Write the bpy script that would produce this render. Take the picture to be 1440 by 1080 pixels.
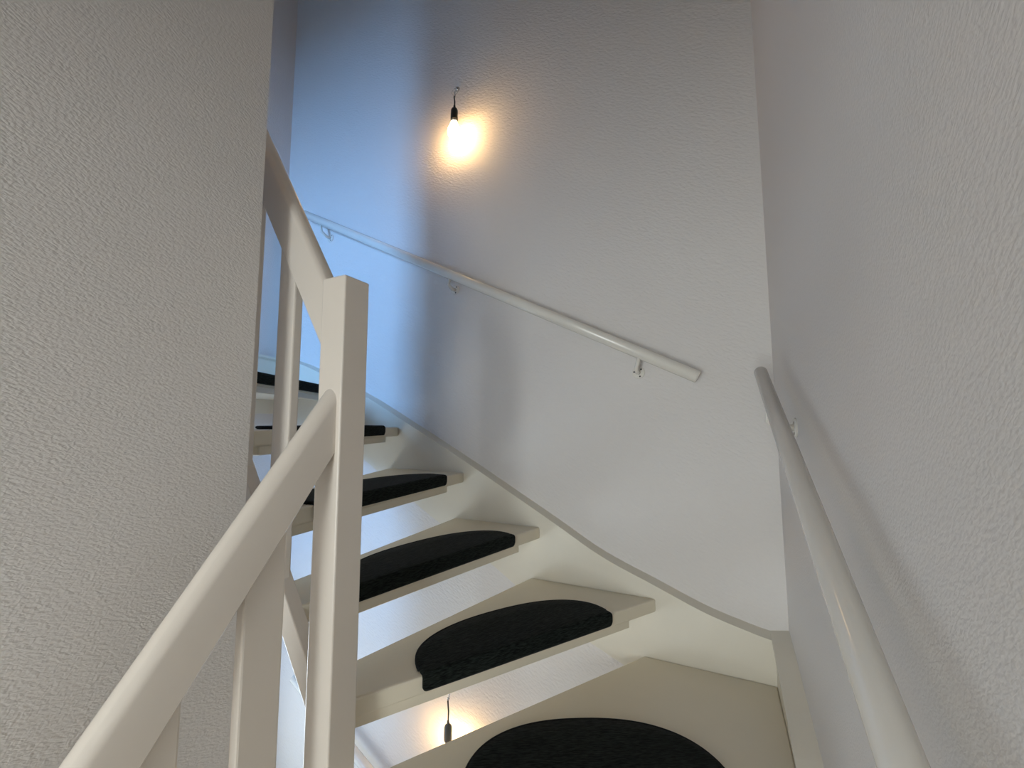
import bpy, bmesh, math
from mathutils import Vector, Matrix
R = math.radians

# ------------------------------------------------------------------ camera, world, light
scene = bpy.context.scene
for o in list(bpy.data.objects):
    bpy.data.objects.remove(o, do_unlink=True)
C = scene.collection

F_PX = 592.2                                   # focal length in pixels of the 1440 wide frame
PITCH, YAW, ROLL = R(5.417), R(26.06), R(-0.107)
cd = bpy.data.cameras.new('camera'); cam = bpy.data.objects.new('camera', cd); C.objects.link(cam)
cd.sensor_width = 36.0; cd.lens = F_PX / 1440 * 36; cd.clip_start = 0.02
Fv = Vector((-math.sin(YAW) * math.cos(PITCH), math.cos(YAW) * math.cos(PITCH), math.sin(PITCH)))
R0 = Vector((math.cos(YAW), math.sin(YAW), 0)); U0 = R0.cross(Fv)
Rv = R0 * math.cos(ROLL) + U0 * math.sin(ROLL); Uv = -R0 * math.sin(ROLL) + U0 * math.cos(ROLL)
cam.matrix_world = Matrix((Rv, Uv, -Fv)).transposed().to_4x4()
scene.camera = cam

vs = scene.view_settings
vs.view_transform = 'Standard'; vs.look = 'None'; vs.gamma = 1.0; vs.use_curve_mapping = False
vs.exposure = 0.0

w = bpy.data.worlds.new('sky'); scene.world = w; w.use_nodes = True
bg = w.node_tree.nodes['Background']; bg.inputs[0].default_value = (0.62, 0.78, 1.0, 1); bg.inputs[1].default_value = 0.6

def area(name, loc, target, sx, sy, power, color):
    d = bpy.data.lights.new(name, 'AREA'); d.shape = 'RECTANGLE'; d.size = sx; d.size_y = sy
    d.energy = power; d.color = color
    o = bpy.data.objects.new(name, d); C.objects.link(o); o.location = loc
    o.rotation_euler = (Vector(target) - Vector(loc)).to_track_quat('-Z', 'Z').to_euler()
    return o
# daylight standing in the window openings
area('window_upper_landing_offscreen', (-1.78, -2.16, 1.05), (-1.78, 1.6, 1.0), 0.60, 1.0, 122, (0.22, 0.50, 1.0))
area('window_behind_camera_offscreen', (-0.37, -2.16, -0.45), (-0.37, 1.6, -0.30), 0.70, 1.4, 37, (0.92, 0.98, 0.97))
area('window_storey_below_offscreen', (-2.36, 0.80, -1.55), (0.2, 0.95, -0.6), 0.9, 1.0, 15, (0.80, 0.92, 1.0))

# ------------------------------------------------------------------ geometry constants (metres, eye at origin)
YS, YW = 1.58, 1.615          # back stringer face, back wall
XS, XW = 0.126, 0.168         # right stringer face, right wall
XL, XLS = -2.32, -2.28        # far left wall, its stringer face
H = 0.19609
Zt = lambda i: -0.7983 + (i - 1) * H      # top of tread i
NX0, NX1, NY0, NY1 = -0.778, -0.708, 0.633, 0.703   # newel post
XI = -0.743; YI = 0.668                    # centre planes of the balustrades
FLOOR_Z, CEIL_Z = -3.1, 3.0

# ------------------------------------------------------------------ materials
def mat(name, color, rough=0.5, spec=0.5):
    m = bpy.data.materials.new(name); m.use_nodes = True
    b = m.node_tree.nodes['Principled BSDF']
    b.inputs['Base Color'].default_value = (*color, 1); b.inputs['Roughness'].default_value = rough
    b.inputs['Specular IOR Level'].default_value = spec
    return m, m.node_tree, b
def node(nt, t, **kw):
    n = nt.nodes.new(t)
    for k, v in kw.items(): setattr(n, k, v)
    return n
def bump(nt, b, height, strength, dist):
    bp = node(nt, 'ShaderNodeBump'); bp.inputs['Strength'].default_value = strength; bp.inputs['Distance'].default_value = dist
    nt.links.new(height, bp.inputs['Height']); nt.links.new(bp.outputs[0], b.inputs['Normal'])

def wallpaper(name, color, angle, strength, k=1.0, second=0.9):
    m, nt, b = mat(name, color, 0.62, 0.35)
    tc = node(nt, 'ShaderNodeTexCoord'); sep = node(nt, 'ShaderNodeSeparateXYZ'); nt.links.new(tc.outputs['Object'], sep.inputs[0])
    add = node(nt, 'ShaderNodeMath', operation='ADD'); nt.links.new(sep.outputs[0], add.inputs[0]); nt.links.new(sep.outputs[1], add.inputs[1])
    com = node(nt, 'ShaderNodeCombineXYZ'); nt.links.new(add.outputs[0], com.inputs[0]); nt.links.new(sep.outputs[2], com.inputs[1])
    outs = []
    for ang, sc in ((angle, (100 * k, 225 * k, 1)), (angle - 76, (105 * k, 215 * k, 1))):          # two crossing weaves
        mp = node(nt, 'ShaderNodeMapping'); mp.inputs['Rotation'].default_value = (0, 0, R(ang)); nt.links.new(com.outputs[0], mp.inputs[0])
        mp2 = node(nt, 'ShaderNodeMapping'); mp2.inputs['Scale'].default_value = sc; nt.links.new(mp.outputs[0], mp2.inputs[0])
        nz = node(nt, 'ShaderNodeTexNoise'); nz.inputs['Scale'].default_value = 1.0; nz.inputs['Detail'].default_value = 1.0
        nz.inputs['Roughness'].default_value = 0.4; nz.inputs['Distortion'].default_value = 0.35
        nt.links.new(mp2.outputs[0], nz.inputs['Vector']); outs.append(nz)
    mixn = node(nt, 'ShaderNodeMath', operation='MULTIPLY_ADD'); mixn.inputs[1].default_value = second
    nt.links.new(outs[1].outputs[0], mixn.inputs[0]); nt.links.new(outs[0].outputs[0], mixn.inputs[2]); nz = mixn
    # broad unevenness of the plaster under the paper
    big = node(nt, 'ShaderNodeTexNoise'); big.inputs['Scale'].default_value = 2.6; big.inputs['Detail'].default_value = 2
    nt.links.new(tc.outputs['Object'], big.inputs['Vector'])
    mul = node(nt, 'ShaderNodeMath', operation='MULTIPLY_ADD'); mul.inputs[1].default_value = 2.0
    nt.links.new(big.outputs[0], mul.inputs[0]); nt.links.new(nz.outputs[0], mul.inputs[2])
    bump(nt, b, mul.outputs[0], strength, 0.0032)
    return m
M_WALL = wallpaper('woven_wallpaper', (0.75, 0.715, 0.685), 28, 0.34, 1.2)
M_WALL_R = wallpaper('fine_wallpaper', (0.75, 0.715, 0.685), 40, 0.20, 1.3)
M_WALL_B = wallpaper('ribbed_wallpaper', (0.75, 0.715, 0.685), 27, 0.60, 0.55, 0.45)

def paint(name, color, rough):
    m, nt, b = mat(name, color, rough, 0.5)
    tc = node(nt, 'ShaderNodeTexCoord')
    nz = node(nt, 'ShaderNodeTexNoise'); nz.inputs['Scale'].default_value = 14; nz.inputs['Detail'].default_value = 3
    nt.links.new(tc.outputs['Object'], nz.inputs['Vector'])
    mx = node(nt, 'ShaderNodeMix', data_type='RGBA')
    mx.inputs[6].default_value = (*[c * 0.96 for c in color], 1); mx.inputs[7].default_value = (*color, 1)
    nt.links.new(nz.outputs[0], mx.inputs[0]); nt.links.new(mx.outputs[2], b.inputs['Base Color'])
    bump(nt, b, nz.outputs[0], 0.08, 0.002)
    return m
M_TREAD = paint('cream_step_paint', (0.77, 0.70, 0.56), 0.40)
M_STRING = paint('cream_stringer_paint', (0.79, 0.74, 0.63), 0.40)
M_POST = paint('white_joinery_paint', (0.82, 0.745, 0.66), 0.24)
M_RAIL = paint('white_rail_lacquer', (0.80, 0.765, 0.70), 0.17)
M_CAP = paint('cream_moulding_paint', (0.79, 0.74, 0.63), 0.40)
M_CEIL = mat('ceiling_paint', (0.75, 0.74, 0.72), 0.8)[0]
M_FLOOR = paint('floor_paint', (0.5, 0.46, 0.4), 0.5)

def carpet():
    m, nt, b = mat('charcoal_carpet', (0.011, 0.013, 0.013), 0.95, 0.1)
    tc = node(nt, 'ShaderNodeTexCoord')
    mp = node(nt, 'ShaderNodeMapping'); mp.inputs['Scale'].default_value = (60, 380, 380); nt.links.new(tc.outputs['Object'], mp.inputs[0])
    nz = node(nt, 'ShaderNodeTexNoise'); nz.inputs['Scale'].default_value = 1; nz.inputs['Detail'].default_value = 2; nt.links.new(mp.outputs[0], nz.inputs['Vector'])
    cr = node(nt, 'ShaderNodeValToRGB'); cr.color_ramp.elements[0].position = 0.35; cr.color_ramp.elements[1].position = 0.72
    cr.color_ramp.elements[0].color = (0.0025, 0.0035, 0.0035, 1); cr.color_ramp.elements[1].color = (0.021, 0.027, 0.023, 1)
    nt.links.new(nz.outputs[0], cr.inputs[0]); nt.links.new(cr.outputs[0], b.inputs['Base Color'])
    bump(nt, b, nz.outputs[0], 0.6, 0.002)
    b.inputs['Sheen Weight'].default_value = 0.05; b.inputs['Sheen Roughness'].default_value = 0.4
    return m
M_CARPET = carpet()
M_BIND = mat('black_edge_binding', (0.008, 0.009, 0.010), 0.8, 0.2)[0]
M_BLACK = mat('black_bakelite', (0.012, 0.011, 0.010), 0.4)[0]
M_GREYPL = mat('grey_socket_plastic', (0.10, 0.095, 0.085), 0.45)[0]
M_STEEL = mat('bright_steel', (0.75, 0.75, 0.74), 0.22)[0]; M_STEEL.node_tree.nodes['Principled BSDF'].inputs['Metallic'].default_value = 0.9
M_SCREW = mat('dark_screw_recess', (0.03, 0.03, 0.03), 0.5)[0]
def glow(name, color, s):
    m = bpy.data.materials.new(name); m.use_nodes = True; nt = m.node_tree; nt.nodes.clear()
    e = node(nt, 'ShaderNodeEmission'); e.inputs[0].default_value = (*color, 1); e.inputs[1].default_value = s
    o = node(nt, 'ShaderNodeOutputMaterial'); nt.links.new(e.outputs[0], o.inputs[0]); return m
M_BULB = M_BULB2 = glow('lit_bulb', (1.0, 0.62, 0.27), 66)

# ------------------------------------------------------------------ mesh helpers
def tag(o, label, cat, group=None):
    o['label'] = label; o['category'] = cat
    if group: o['group'] = group
    return o
def thing(name, loc, label, cat, group=None):
    o = bpy.data.objects.new(name, None); C.objects.link(o); o.location = loc; o.empty_display_size = 0.1
    return tag(o, label, cat, group)
def wloc(o):
    v = Vector((0, 0, 0))
    while o: v += o.location; o = o.parent
    return v
def obj(name, bm, m, parent=None, smooth=False, origin=None, label=None):
    """bm holds world coordinates; links it as one mesh object under parent"""
    bmesh.ops.recalc_face_normals(bm, faces=bm.faces)
    if origin is None:
        if parent: origin = wloc(parent)
        else:
            xs = [v.co for v in bm.verts]
            origin = Vector([(min(c[k] for c in xs) + max(c[k] for c in xs)) / 2 for k in range(3)]); origin.z = min(c.z for c in xs)
    origin = Vector(origin)
    for v in bm.verts: v.co -= origin
    me = bpy.data.meshes.new(name); bm.to_mesh(me); bm.free(); me.materials.append(m)
    if smooth:
        for p in me.polygons: p.use_smooth = True
    o = bpy.data.objects.new(name, me); C.objects.link(o)
    if parent: o.parent = parent; o.location = origin - wloc(parent)
    else: o.location = origin
    if label: o['label'] = label
    return o
def structure(name, bm, m, parent=None):
    o = obj(name, bm, m, parent, origin=(0, 0, 0) if not parent else None)
    if not parent: o['kind'] = 'structure'
    return o
def prism(bm, pts, vec, bev=0.0, seg=2):
    """polygon of 3D points extruded by vec"""
    vec = Vector(vec); n = len(pts)
    a = [bm.verts.new(Vector(p)) for p in pts]; b = [bm.verts.new(Vector(p) + vec) for p in pts]
    fs = [bm.faces.new(a), bm.faces.new(b[::-1])]
    for i in range(n): fs.append(bm.faces.new((a[i], b[i], b[(i + 1) % n], a[(i + 1) % n])))
    if bev:
        es = list({e for f in fs for e in f.edges})
        bmesh.ops.bevel(bm, geom=es, offset=bev, segments=seg, affect='EDGES', profile=0.5)
def box(bm, x0, x1, y0, y1, z0, z1, bev=0.0, seg=2):
    prism(bm, [(x0, y0, z0), (x1, y0, z0), (x1, y1, z0), (x0, y1, z0)], (0, 0, z1 - z0), bev, seg)
def tube(bm, path, rad, n=12, cap=True, rot0=0.0):
    path = [Vector(p) for p in path]; rings = []
    rad = rad if isinstance(rad, (list, tuple)) else [rad] * len(path)
    ref = None
    for i, p in enumerate(path):
        t = (path[min(i + 1, len(path) - 1)] - path[max(i - 1, 0)]).normalized()
        if ref is None:
            ref = Vector((0, 0, 1)) if abs(t.z) < 0.9 else Vector((1, 0, 0))
        u = (ref - t * ref.dot(t)).normalized(); v = t.cross(u); ref = u
        rings.append([bm.verts.new(p + (u * math.cos(a) + v * math.sin(a)) * rad[i]) for a in [rot0 + 2 * math.pi * k / n for k in range(n)]])
    for a, b in zip(rings, rings[1:]):
        for k in range(n): bm.faces.new((a[k], a[(k + 1) % n], b[(k + 1) % n], b[k]))
    if cap: bm.faces.new(rings[0][::-1]); bm.faces.new(rings[-1])
def lathe(bm, c, axis, prof, n=24):
    """prof: (radius, distance along axis) list, closed by points on the axis where radius is 0"""
    axis = Vector(axis).normalized(); ref = Vector((0, 0, 1)) if abs(axis.z) < 0.9 else Vector((1, 0, 0))
    u = (ref - axis * ref.dot(axis)).normalized(); v = axis.cross(u); c = Vector(c); rings = []
    for r, h in prof:
        if r < 1e-6: rings.append([bm.verts.new(c + axis * h)])
        else: rings.append([bm.verts.new(c + axis * h + (u * math.cos(2 * math.pi * k / n) + v * math.sin(2 * math.pi * k / n)) * r) for k in range(n)])
    for a, b in zip(rings, rings[1:]):
        for k in range(n):
            q = [a[k % len(a)], a[(k + 1) % len(a)], b[(k + 1) % len(b)], b[k % len(b)]]
            q = [x for i, x in enumerate(q) if x not in q[:i]]
            if len(q) > 2: bm.faces.new(q)
def B(): return bmesh.new()
def arc(c, u, v, r, a0, a1, n=10):
    c, u, v = Vector(c), Vector(u), Vector(v)
    return [c + (u * math.cos(a0 + (a1 - a0) * k / n) + v * math.sin(a0 + (a1 - a0) * k / n)) * r for k in range(n + 1)]

# ------------------------------------------------------------------ the setting
T = 0.12
YF = -2.1
bm = B(); box(bm, XL - T, XW + T, YW, YW + T, FLOOR_Z, CEIL_Z); structure('wall_back', bm, M_WALL_B)
bm = B(); box(bm, XW, XW + T, YF, YW, FLOOR_Z, CEIL_Z); structure('wall_right', bm, M_WALL_R)
XM, YM = -0.90, 0.566                          # face and free end of the wall block between the flights
bm = B(); box(bm, -1.47, XM, YF, YM, -1.75, CEIL_Z); structure('wall_middle', bm, M_WALL)
bm = B(); box(bm, XL - T, XW + T, YF - T, YW + T, FLOOR_Z - 0.1, FLOOR_Z); structure('floor', bm, M_FLOOR)
bm = B(); box(bm, XL - T, XW + T, YF - T, YW + T, CEIL_Z, CEIL_Z + 0.1); structure('ceiling', bm, M_CEIL)
def pierced(name, axis, u0, u1, c0, c1, holes):
    """wall slab with rectangular holes (u0, u1, z0, z1); axis 0 runs along x, axis 1 along y"""
    bm = B(); us = sorted({u0, u1, *[v for q in holes for v in q[:2]]}); zs = sorted({FLOOR_Z, CEIL_Z, *[v for q in holes for v in q[2:]]})
    for a, b in zip(us, us[1:]):
        for c, d in zip(zs, zs[1:]):
            mu, mz = (a + b) / 2, (c + d) / 2
            if not any(q[0] < mu < q[1] and q[2] < mz < q[3] for q in holes):
                box(bm, *((a, b, c0, c1) if axis == 0 else (c0, c1, a, b)), c, d)
    bmesh.ops.remove_doubles(bm, verts=bm.verts, dist=1e-5); structure(name, bm, M_WALL)
def window(k, axis, c0, c1, q):
    a, b, c, d = q; t = 0.05; bm = B()
    for r in ((a, a + t, c, d), (b - t, b, c, d), (a + t, b - t, c, c + t), (a + t, b - t, d - t, d)):
        box(bm, *((r[0], r[1], c0, c1) if axis == 0 else (c0, c1, r[0], r[1])), r[2], r[3])
    structure('window_%d' % k, bm, M_POST)
# landing beyond the camera: an unseen partition added so its lintels shade the upper walls, and the outer wall with its windows
W1, W2, W3 = (-2.13, -1.43, 0.50, 1.60), (-0.76, 0.02, -1.2, 0.30), (0.30, 1.30, -2.1, -1.0)
pierced('wall_light_baffle', 0, XL, XW, -0.80, -0.70, [(-2.22, -1.47, 0.1, 1.30), (-0.86, 0.12, FLOOR_Z, 0.38)])
pierced('wall_front', 0, XL - T, XW + T, YF - T, YF, [W1, W2])
pierced('wall_left', 1, YF, YW, XL - T, XL, [W3])
window(1, 0, YF - 0.05, YF + 0.01, W1); window(2, 0, YF - 0.05, YF + 0.01, W2); window(3, 1, XL - 0.03, XL + 0.01, W3)

# ------------------------------------------------------------------ the staircase
stair = thing('staircase', (XI, YI, Zt(-2) - H), 'cream painted winding staircase with open risers and square newel post', 'staircase')

# nosing lines: (outer end, inner end) in plan
NOSE = {
    -2: ((XS, 0.20), (-0.725, 0.10)), -1: ((XS, 0.47), (-0.725, 0.33)), 0: ((XS, 0.80), (-0.715, 0.55)),
    1: ((XS, 1.165), (-0.705, 0.730)),
    2: ((-0.222, YS), (-0.768, 0.703)), 3: ((-0.652, YS), (-0.860, 0.680)), 4: ((-1.008, YS), (-0.953, 0.680)),
    5: ((-1.379, YS), (-1.065, 0.680)), 6: ((-1.80, YS), (-1.36, 0.680)), 7: ((XLS, 1.02), (-1.52, 0.655))}
def rear(i):                                   # rear edge: a little behind the next nosing
    a, b = Vector(NOSE[i + 1][0]), Vector(NOSE[i + 1][1]); d = (a - b).normalized(); n = Vector((-d.y, d.x)) * REAR.get(i, 0.045)
    return a + n, b + n
REAR = {1: 0.036, 2: 0.036, 3: 0.04}
REARFIX = {1: ((-0.266, YS), (-0.785, 0.74)), 2: ((-0.690, YS), (-0.885, 0.76)), 3: ((-1.05, YS), (-1.015, 0.68)), 4: ((-1.43, YS), (-1.12, 0.68))}
TH = 0.043
for i in range(-2, 7):
    (o, n_) = NOSE[i]; ro, rn = REARFIX[i] if i in REARFIX else rear(i)
    pts = [Vector(n_), Vector(o)]
    if i == 1: pts.append(Vector((XS, YS)))
    if i == 6: pts.append(Vector((XLS, YS)))
    pts += [Vector(ro), Vector(rn)]
    # clean ends flush with the stringers
    for p in pts: p.x = min(max(p.x, XLS - 0.004), XS + 0.004); p.y = min(p.y, YS + 0.004)
    bm = B(); prism(bm, [(p.x, p.y, Zt(i) - TH) for p in pts], (0, 0, TH), 0.005, 2)
    tr = obj('tread', bm, M_TREAD, stair, smooth=False)
    # lip batten under the front edge
    o, n_ = Vector(o), Vector(n_); d = (n_ - o).normalized(); L = (n_ - o).length; q = Vector((d.y, -d.x))
    if q.dot(Vector(ro) - o) < 0: q = -q
    a = o + d * 0.125 + q * 0.006; b = o + d * (L - 0.03) + q * 0.006
    bm = B(); prism(bm, [(a.x, a.y, Zt(i) - TH - 0.024), (b.x, b.y, Zt(i) - TH - 0.024), (b.x + q.x * .02, b.y + q.y * .02, Zt(i) - TH - 0.024),
                         (a.x + q.x * .02, a.y + q.y * .02, Zt(i) - TH - 0.024)], (0, 0, 0.026), 0.002, 1)
    obj('lip', bm, M_TREAD, tr)

def strip_board(bm, pts, axis, c0, c1, fall=0.0):
    """board in a vertical plane: pts = (s, ztop, zbottom); axis 0: s is x, thickness in y; axis 1: s is y, thickness in x"""
    P = (lambda s, c, z: (s, c, z)) if axis == 0 else (lambda s, c, z: (c, s, z))
    rows = [[bm.verts.new(P(s, c, z)) for c, z in ((c0, b), (c1, b), (c1, t), (c0, t - fall))] for s, t, b in pts]
    for a, b in zip(rows, rows[1:]):
        for k in range(4): bm.faces.new((a[k], a[(k + 1) % 4], b[(k + 1) % 4], b[k]))
    bm.faces.new(rows[0]); bm.faces.new(rows[-1][::-1])
def smoothed(pts, n=5):
    """Catmull-Rom through (s, z)"""
    out = []
    P = [pts[0]] + list(pts) + [pts[-1]]
    for i in range(1, len(P) - 2):
        for k in range(n):
            t = k / n; q = []
            for j in range(2):
                a, b, c, d = P[i - 1][j], P[i][j], P[i + 1][j], P[i + 2][j]
                q.append(0.5 * (2 * b + (c - a) * t + (2 * a - 5 * b + 4 * c - d) * t * t + (3 * b - a - 3 * c + d) * t ** 3))
            out.append(tuple(q))
    out.append(tuple(pts[-1])); return out
def interp(L, s):
    for (a, za), (b, zb) in zip(L, L[1:]):
        if min(a, b) <= s <= max(a, b): return za + (zb - za) * (s - a) / (b - a)
    return L[0][1] if abs(s - L[0][0]) < abs(s - L[-1][0]) else L[-1][1]
def wall_stringer(top, bot, axis, face, wall, sgn):
    top = smoothed(top)
    bm = B(); strip_board(bm, [(s, z - 0.016, interp(bot, s)) for s, z in top], axis, face, wall)
    st = obj('wall_stringer', bm, M_STRING, stair)
    bm = B(); strip_board(bm, [(s, z + 0.003, z - 0.020) for s, z in top], axis, face - 0.009 * sgn, wall, 0.010)
    obj('cap_moulding', bm, M_CAP, st)
    bm = B(); strip_board(bm, [(s, z - 0.019, z - 0.027) for s, z in top], axis, face - 0.005 * sgn, wall)
    obj('cap_bead', bm, M_CAP, st)
back_top = [(XS + 0.002, -0.657), (0.07, -0.646), (-0.065, -0.610), (-0.219, -0.550), (-0.407, -0.475), (-0.588, -0.375), (-0.765, -0.279),
            (-1.018, -0.143), (-1.417, 0.062), (-1.60, 0.150), (-1.944, 0.292), (-2.113, 0.350), (XLS, 0.395)]
back_bot = [(XS, -0.96), (-0.10, -0.93), (-0.338, -0.844), (-0.47, -0.790), (-0.762, -0.640), (-0.869, -0.575), (-1.2, -0.40), (-1.6, -0.17), (XLS, 0.06)]
wall_stringer(back_top, back_bot, 0, YS, YW, 1)
right_top = [(YW, -0.645), (1.50, -0.660), (1.35, -0.690), (1.118, -0.735), (0.9, -0.82), (0.6, -1.03), (0.3, -1.28), (0.05, -1.50)]
right_bot = [(YW, -0.96), (1.3, -0.99), (0.9, -1.16), (0.6, -1.36), (0.3, -1.61), (0.05, -1.82)]
wall_stringer(right_top, right_bot, 1, XS, XW, 1)
left_top = [(YW, 0.385), (1.50, 0.393), (1.39, 0.408), (1.1, 0.50), (0.8, 0.68), (0.5, 0.92)]
left_bot = [(YW, 0.06), (1.3, 0.06), (0.9, 0.20), (0.5, 0.56)]
wall_stringer(left_top, left_bot, 1, XLS, XL, -1)

# inner stringers
sx = lambda x: -0.494 + (-0.805 - x) * 1.53
bm = B(); prism(bm, [(-0.770, 0.652, sx(-0.770)), (-0.770, 0.652, sx(-0.770) - 0.09), (-1.50, 0.652, sx(-1.50) - 0.09), (-1.50, 0.652, sx(-1.50))], (0, 0.034, 0), 0.003, 2)
obj('inner_stringer', bm, M_POST, stair)
ly = lambda y: -0.82 + (y - 0.62) * 1.30
bm = B(); prism(bm, [(XI - 0.018, 0.64, ly(0.64)), (XI - 0.018, 0.64, ly(0.64) - 0.34), (XI - 0.018, 0.04, ly(0.04) - 0.34), (XI - 0.018, 0.04, ly(0.04))], (0.036, 0, 0), 0.003, 2)
obj('inner_stringer', bm, M_POST, stair)
# newel post
bm = B(); box(bm, NX0, NX1, NY0, NY1, -1.35, 0.322, 0.0035, 2); obj('newel_post', bm, M_POST, stair)

def board_rail(name, p0, p1, height, width, side):
    """rail with flat sides and a rounded top; p0,p1 = centre of the top edge; side = unit vector across"""
    p0, p1, side = Vector(p0), Vector(p1), Vector(side); d = (p1 - p0).normalized()
    up = (Vector((0, 0, 1)) - d * d.z).normalized(); bm = B()
    prof = [(-width / 2, -height), (-width / 2 + .003, -height - .003), (width / 2 - .003, -height - .003), (width / 2, -height)]
    r = width / 2
    prof += [(r * math.cos(a), -r * 0.8 + r * 0.8 * math.sin(a)) for a in [math.pi * k / 12 for k in range(13)]]
    # plumb cut ends: slide each section point along the rail
    def ring(p):
        vs_ = []
        for s, h in prof:
            q = p + side * s + up * h
            hd = Vector((d.x, d.y, 0)); k = -(q - p).dot(hd) / d.dot(hd)
            vs_.append(bm.verts.new(q + d * k))
        return vs_
    a, b = ring(p0), ring(p1); n = len(prof)
    for k in range(n): bm.faces.new((a[k], a[(k + 1) % n], b[(k + 1) % n], b[k]))
    bm.faces.new(a[::-1]); bm.faces.new(b)
    o = obj(name, bm, M_POST, stair)
    for p in o.data.polygons: p.use_smooth = len(p.vertices) == 4
    o.data.set_sharp_from_angle(angle=R(40))
    return o
# lower rail, descending towards the viewer, and upper rail, climbing behind the middle wall
tl = lambda y: 0.079 + (y - 0.636) * 1.325
board_rail('handrail', (XI, 0.640, tl(0.640)), (XI, -0.05, tl(-0.05)), 0.080, 0.046, (1, 0, 0))
tu = lambda x: 0.335 + (-0.79 - x) * 1.65
board_rail('handrail', (-0.770, YI, tu(-0.770)), (-1.42, YI, tu(-1.42)), 0.082, 0.044, (0, 1, 0))
# balusters
def baluster(pts, vec):
    bm = B(); prism(bm, pts, vec, 0.004, 2); obj('baluster', bm, M_POST, stair)
for y in (0.468, 0.308, 0.148):
    y1 = y + 0.075; bot = lambda q: tl(q) - 0.12
    baluster([(XI - .011, y, ly(y) - .01), (XI - .011, y1, ly(y1) - .01), (XI - .011, y1, bot(y1)), (XI - .011, y, bot(y))], (0.022, 0, 0))
for x in (-0.900, -1.06, -1.22):
    x1 = x - 0.060; bot = lambda q: tu(q) - 0.14
    baluster([(x, YI - .012, sx(x) - .01), (x1, YI - .012, sx(x1) - .01), (x1, YI - .012, bot(x1)), (x, YI - .012, bot(x))], (0, 0.024, 0))

# ------------------------------------------------------------------ carpet mats
def stair_mat(i, centre, half, depth, label):
    """half-round mat folded over the nosing of tread i; centre = distance of its middle from the outer end"""
    o, n_ = Vector(NOSE[i][0]), Vector(NOSE[i][1]); d = (n_ - o).normalized(); q = Vector((d.y, -d.x))
    ref = Vector(REARFIX[i][0] if i in REARFIX else rear(i)[0]) - o
    if q.dot(ref) < 0: q = -q
    c = o + d * centre; z = Zt(i)
    root = thing('stair_mat', (c.x, c.y, z), label, 'stair mat', 'half-round mats on the stair treads')
    ang = math.atan2(d.y, d.x); root.rotation_euler = (0, 0, ang); flip = 1 if q.dot(Vector((-d.y, d.x))) > 0 else -1
    bm = B(); N = 48; rings = []
    th = 0.009
    for k in range(N + 1):
        a = math.pi * k / N; ca, sa = math.cos(a), math.sin(a)
        s = half * (abs(ca) ** 0.86) * (1 if ca >= 0 else -1); nd = depth * (sa ** 0.80)
        e = min(1.0, (half - abs(s)) / 0.012); e = math.sqrt(max(0.0, 1 - (1 - e) ** 2))       # rounded ends
        t = th * (0.35 + 0.65 * e); nd = max(nd, 0.012); dr = -0.034 + 0.010 * (1 - e)
        prof = [(nd, 0.0005), (nd, t * 0.6), (nd - min(.004, nd * .3), t)]
        prof += [(nd * f, t) for f in (0.75, 0.5, 0.25)]
        prof += [(0.004, t), (-0.004, t * 0.9), (-0.0075, t * 0.45), (-0.0085, -0.004), (-0.0085, dr + .006), (-0.0065, dr), (-0.001, dr), (-0.001, -0.004), (0.002, 0.0005)]
        rings.append([bm.verts.new((s, flip * n, h)) for n, h in prof])
    m = len(rings[0])
    for a, b in zip(rings, rings[1:]):
        for k in range(m): bm.faces.new((a[k], a[(k + 1) % m], b[(k + 1) % m], b[k]))
    bm.faces.new(rings[0]); bm.faces.new(rings[-1][::-1])
    edge = [r[1].co.copy() for r in rings]
    bmesh.ops.recalc_face_normals(bm, faces=bm.faces)
    me = bpy.data.meshes.new('pile'); bm.to_mesh(me); bm.free(); me.materials.append(M_CARPET)
    for f in me.polygons: f.use_smooth = True
    po = bpy.data.objects.new('pile', me); C.objects.link(po); po.parent = root
    bm = B(); tube(bm, edge[1:-1], 0.0045, 6); bmesh.ops.recalc_face_normals(bm, faces=bm.faces)
    me = bpy.data.meshes.new('edge_binding'); bm.to_mesh(me); bm.free(); me.materials.append(M_BIND)
    for f in me.polygons: f.use_smooth = True
    eo = bpy.data.objects.new('edge_binding', me); C.objects.link(eo); eo.parent = root
    return root
stair_mat(1, 0.435, 0.303, 0.235, 'charcoal half-round carpet mat on the wide corner tread against the right wall')
stair_mat(2, 0.527, 0.312, 0.200, 'charcoal half-round carpet mat on the tread just above the wide corner tread')
stair_mat(3, 0.480, 0.315, 0.195, 'charcoal half-round carpet mat two treads above the wide corner tread')
stair_mat(4, 0.475, 0.325, 0.195, 'charcoal half-round carpet mat three treads above the wide corner tread')
stair_mat(5, 0.500, 0.335, 0.195, 'charcoal half-round carpet mat at eye height, one tread below the uppermost in view')
stair_mat(6, 0.500, 0.335, 0.195, 'charcoal half-round carpet mat on the uppermost visible tread behind the balusters')

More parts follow.
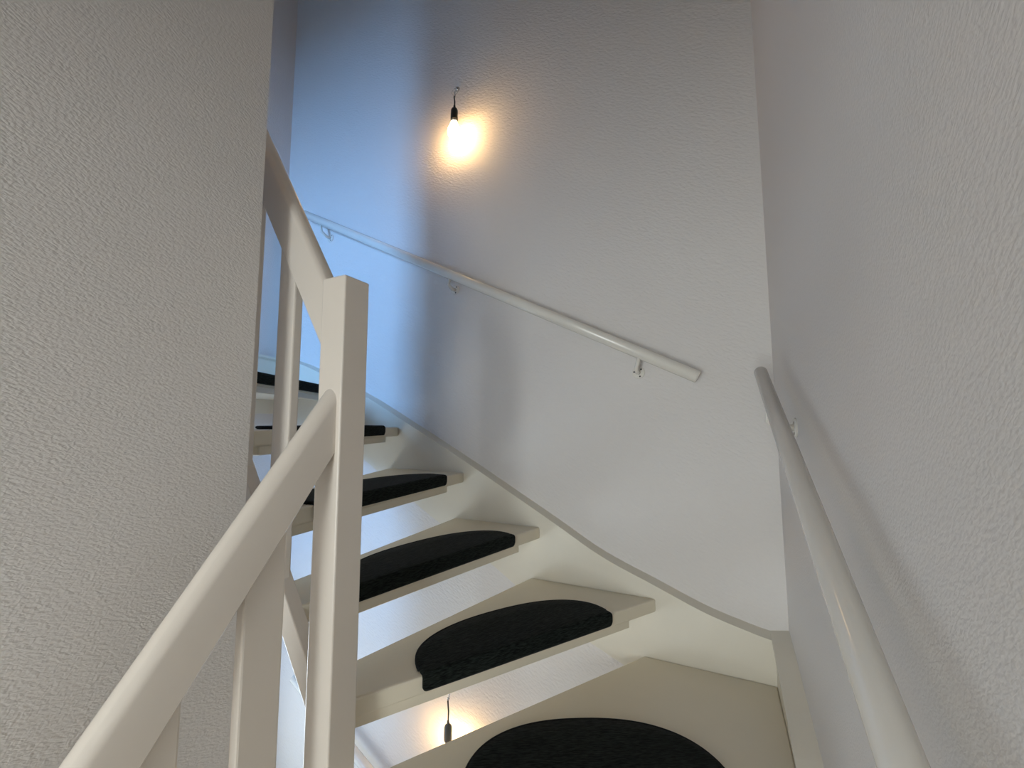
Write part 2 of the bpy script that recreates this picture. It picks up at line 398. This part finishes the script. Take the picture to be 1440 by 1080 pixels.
# ------------------------------------------------------------------ wall handrails
def bracket(root, wall_pt, nrm, rail_pt, r):
    """disc on the wall at wall_pt, arm bowing out along nrm and up to the rail"""
    w_, n = Vector(wall_pt), Vector(nrm); rp = Vector(rail_pt)
    bm = B(); lathe(bm, w_, n, [(0, -0.002), (0.023, -0.002), (0.023, 0.003), (0.020, 0.0055), (0, 0.0055)], 28)
    pl = obj('bracket', bm, M_RAIL, root)
    bm = B(); end = rp - Vector((0, 0, r * 0.8)); out = (end - w_).dot(n)
    path = [w_ + n * 0.003, w_ + n * out * 0.45 + Vector((0, 0, -0.002))]
    mid = w_ + n * out * 1.0
    path += [w_ + n * out * 0.75 + Vector((0, 0, 0.003)), mid + (end - mid) * 0.25 + n * 0.004, mid + (end - mid) * 0.6 + n * 0.002, end]
    tube(bm, path, [0.0085, 0.008, 0.0075, 0.0075, 0.0075, 0.0085], 10); obj('arm', bm, M_RAIL, pl, smooth=True)
    side = n.cross(Vector((0, 0, 1)))
    for a in (90 + 40, 90 + 160, 90 + 280):
        p = w_ + n * 0.0052 + (side * math.cos(R(a)) + Vector((0, 0, 1)) * math.sin(R(a))) * 0.0155
        bm = B(); lathe(bm, p, n, [(0, 0), (0.0034, 0), (0.0030, 0.0012), (0, 0.0012)], 10); obj('screw', bm, M_SCREW, pl)
def wall_rail(p0, p1, r, nrm, brackets, label, cut0=None):
    p0, p1 = Vector(p0), Vector(p1); d = (p1 - p0).normalized()
    root = thing('wall_handrail', p0, label, 'handrail', None)
    bm = B(); e = 0.004
    tube(bm, [p0, p0 + d * 0.0015, p0 + d * e, p1 - d * e, p1 - d * 0.0015, p1], [r - e, r - e * 0.4, r, r, r - e * 0.4, r - e], 28)
    o = obj('rail', bm, M_RAIL, root, smooth=True); o.data.set_sharp_from_angle(angle=R(50))
    for w_, t in brackets:
        rp = p0 + (p1 - p0) * t; bracket(root, w_, nrm, rp, r)
    return root
YR = 1.56
a, b = Vector((-0.056, YR, 0.158)), Vector((-2.09, YR, 1.203))
tt = lambda x: (x - a.x) / (b.x - a.x)
wall_rail(a, b, 0.0222, (0, -1, 0), [((-0.262, YW, 0.190), tt(-0.250)), ((-1.085, YW, 0.626), tt(-1.080)), ((-1.932, YW, 1.050), tt(-1.955))],
          'white round handrail climbing the back wall below the hanging bulb')
XR = 0.114; k = XR / 0.152
e1 = Vector((XR, 1.86 * k, 0.197 * k)); dv = Vector((0, 0.92, 0.392)).normalized()
wall_rail(e1, e1 - dv * 1.75, 0.0225 * k * 1.0, (-1, 0, 0), [((XW, 1.225, -0.010), (e1.y - 1.21) / (dv.y * 1.75)), ((XW, 0.10, -0.49), (e1.y - 0.10) / (dv.y * 1.75))],
          'white round handrail descending along the right wall')
c0 = Vector((-1.565, YR, -1.515)); dl = Vector((-0.889, 0, 0.457))
wall_rail(c0 - dl * 0.9, c0 + dl * 0.5, 0.0222, (0, -1, 0), [((-1.2, YW, -1.745), 0.32)],
          'white round handrail on the back wall of the flight below, seen under the treads')

# ------------------------------------------------------------------ hanging bulbs on wall hooks
def lamp(hx, hz, cord, soc_mat, bulb_mat, lab_hook, lab_lamp, lean=0.0):
    n = Vector((0, -1, 0))
    # screw hook: rosette, shank and open hook
    hk = thing('wall_hook', (hx, YW, hz), lab_hook, 'hook', 'metal hooks in the back wall')
    bm = B(); lathe(bm, (hx, YW, hz), n, [(0, -0.001), (0.013, -0.001), (0.012, 0.004), (0.008, 0.008), (0.004, 0.010), (0, 0.010)], 20); obj('rosette', bm, M_STEEL, hk, smooth=True)
    bm = B()
    x, y, z0 = hx + 0.030, YW - 0.070, hz - 0.095
    path = [Vector((hx, YW - 0.004, hz)), Vector((hx + 0.006, YW - 0.022, hz - 0.006)), Vector((hx + 0.016, YW - 0.036, hz - 0.030)), Vector((hx + 0.022, YW - 0.052, hz - 0.062)),
            Vector((x - 0.004, y + 0.010, z0 - 0.002)), Vector((x, y + 0.003, z0 - 0.006)), Vector((x + 0.003, y - 0.006, z0 - 0.002)), Vector((x + 0.004, y - 0.010, z0 + 0.010))]
    tube(bm, path, 0.0026, 8); obj('hook', bm, M_STEEL, hk, smooth=True)
    # ring of thin wire round the rosette, hanging beside the hook
    bm = B(); tube(bm, [(hx - 0.008 + 0.018 * math.cos(R(t)), YW - 0.010, hz - 0.016 + 0.016 * math.sin(R(t))) for t in range(0, 361, 20)], 0.0011, 6, cap=False); obj('wire_loop', bm, M_STEEL, hk, smooth=True)
    z1 = z0 - cord
    lp = thing('hanging_bulb', (x, y, z1 - 0.16), lab_lamp, 'light bulb', 'bare bulbs hanging on the back wall')
    bm = B()
    tube(bm, [(x + 0.002, y - 0.001, z0 + 0.000), (x - 0.001, y - 0.002, z0 - 0.010), (x + .0015, y, z0 - cord * .5), (x, y, z1 - 0.004)], 0.0032, 8); obj('cord', bm, M_BLACK, lp, smooth=True)
    bm = B(); lathe(bm, (x, y, z1), (0, 0, -1), [(0, -0.012), (0.0045, -0.012), (0.006, 0.0), (0.0135, 0.006), (0.0165, 0.014), (0.0170, 0.040), (0.0170, 0.060), (0.0150, 0.062), (0, 0.062)], 24)
    so = obj('socket', bm, soc_mat, lp, smooth=True); so.data.set_sharp_from_angle(angle=R(35))
    bm = B(); lathe(bm, (x, y, z1 - 0.060), (0, 0, -1), [(0, 0), (0.0125, 0.0), (0.0135, 0.012), (0.019, 0.026), (0.0265, 0.042), (0.0300, 0.058), (0.0285, 0.073), (0.022, 0.085), (0.012, 0.092), (0, 0.0935)], 28)
    bo = obj('bulb', bm, bulb_mat, lp, smooth=True)
    # threaded cap between socket and glass
    bm = B(); lathe(bm, (x, y, z1 - 0.056), (0, 0, -1), [(0.0145, 0), (0.0150, 0.004), (0.0140, 0.008), (0.0148, 0.012), (0.0140, 0.015)], 20); obj('screw_cap', bm, M_STEEL, lp, smooth=True)
lamp(-1.085, 1.640, 0.063, M_BLACK, M_BULB, 'steel hook in the wall above the upper glowing bulb', 'glowing bulb in black socket hanging above the white handrail')
lamp(-1.080, -1.030, 0.098, M_GREYPL, M_BULB2, 'steel hook in the wall seen under the treads', 'glowing bulb in grey socket hanging below the treads', 0)
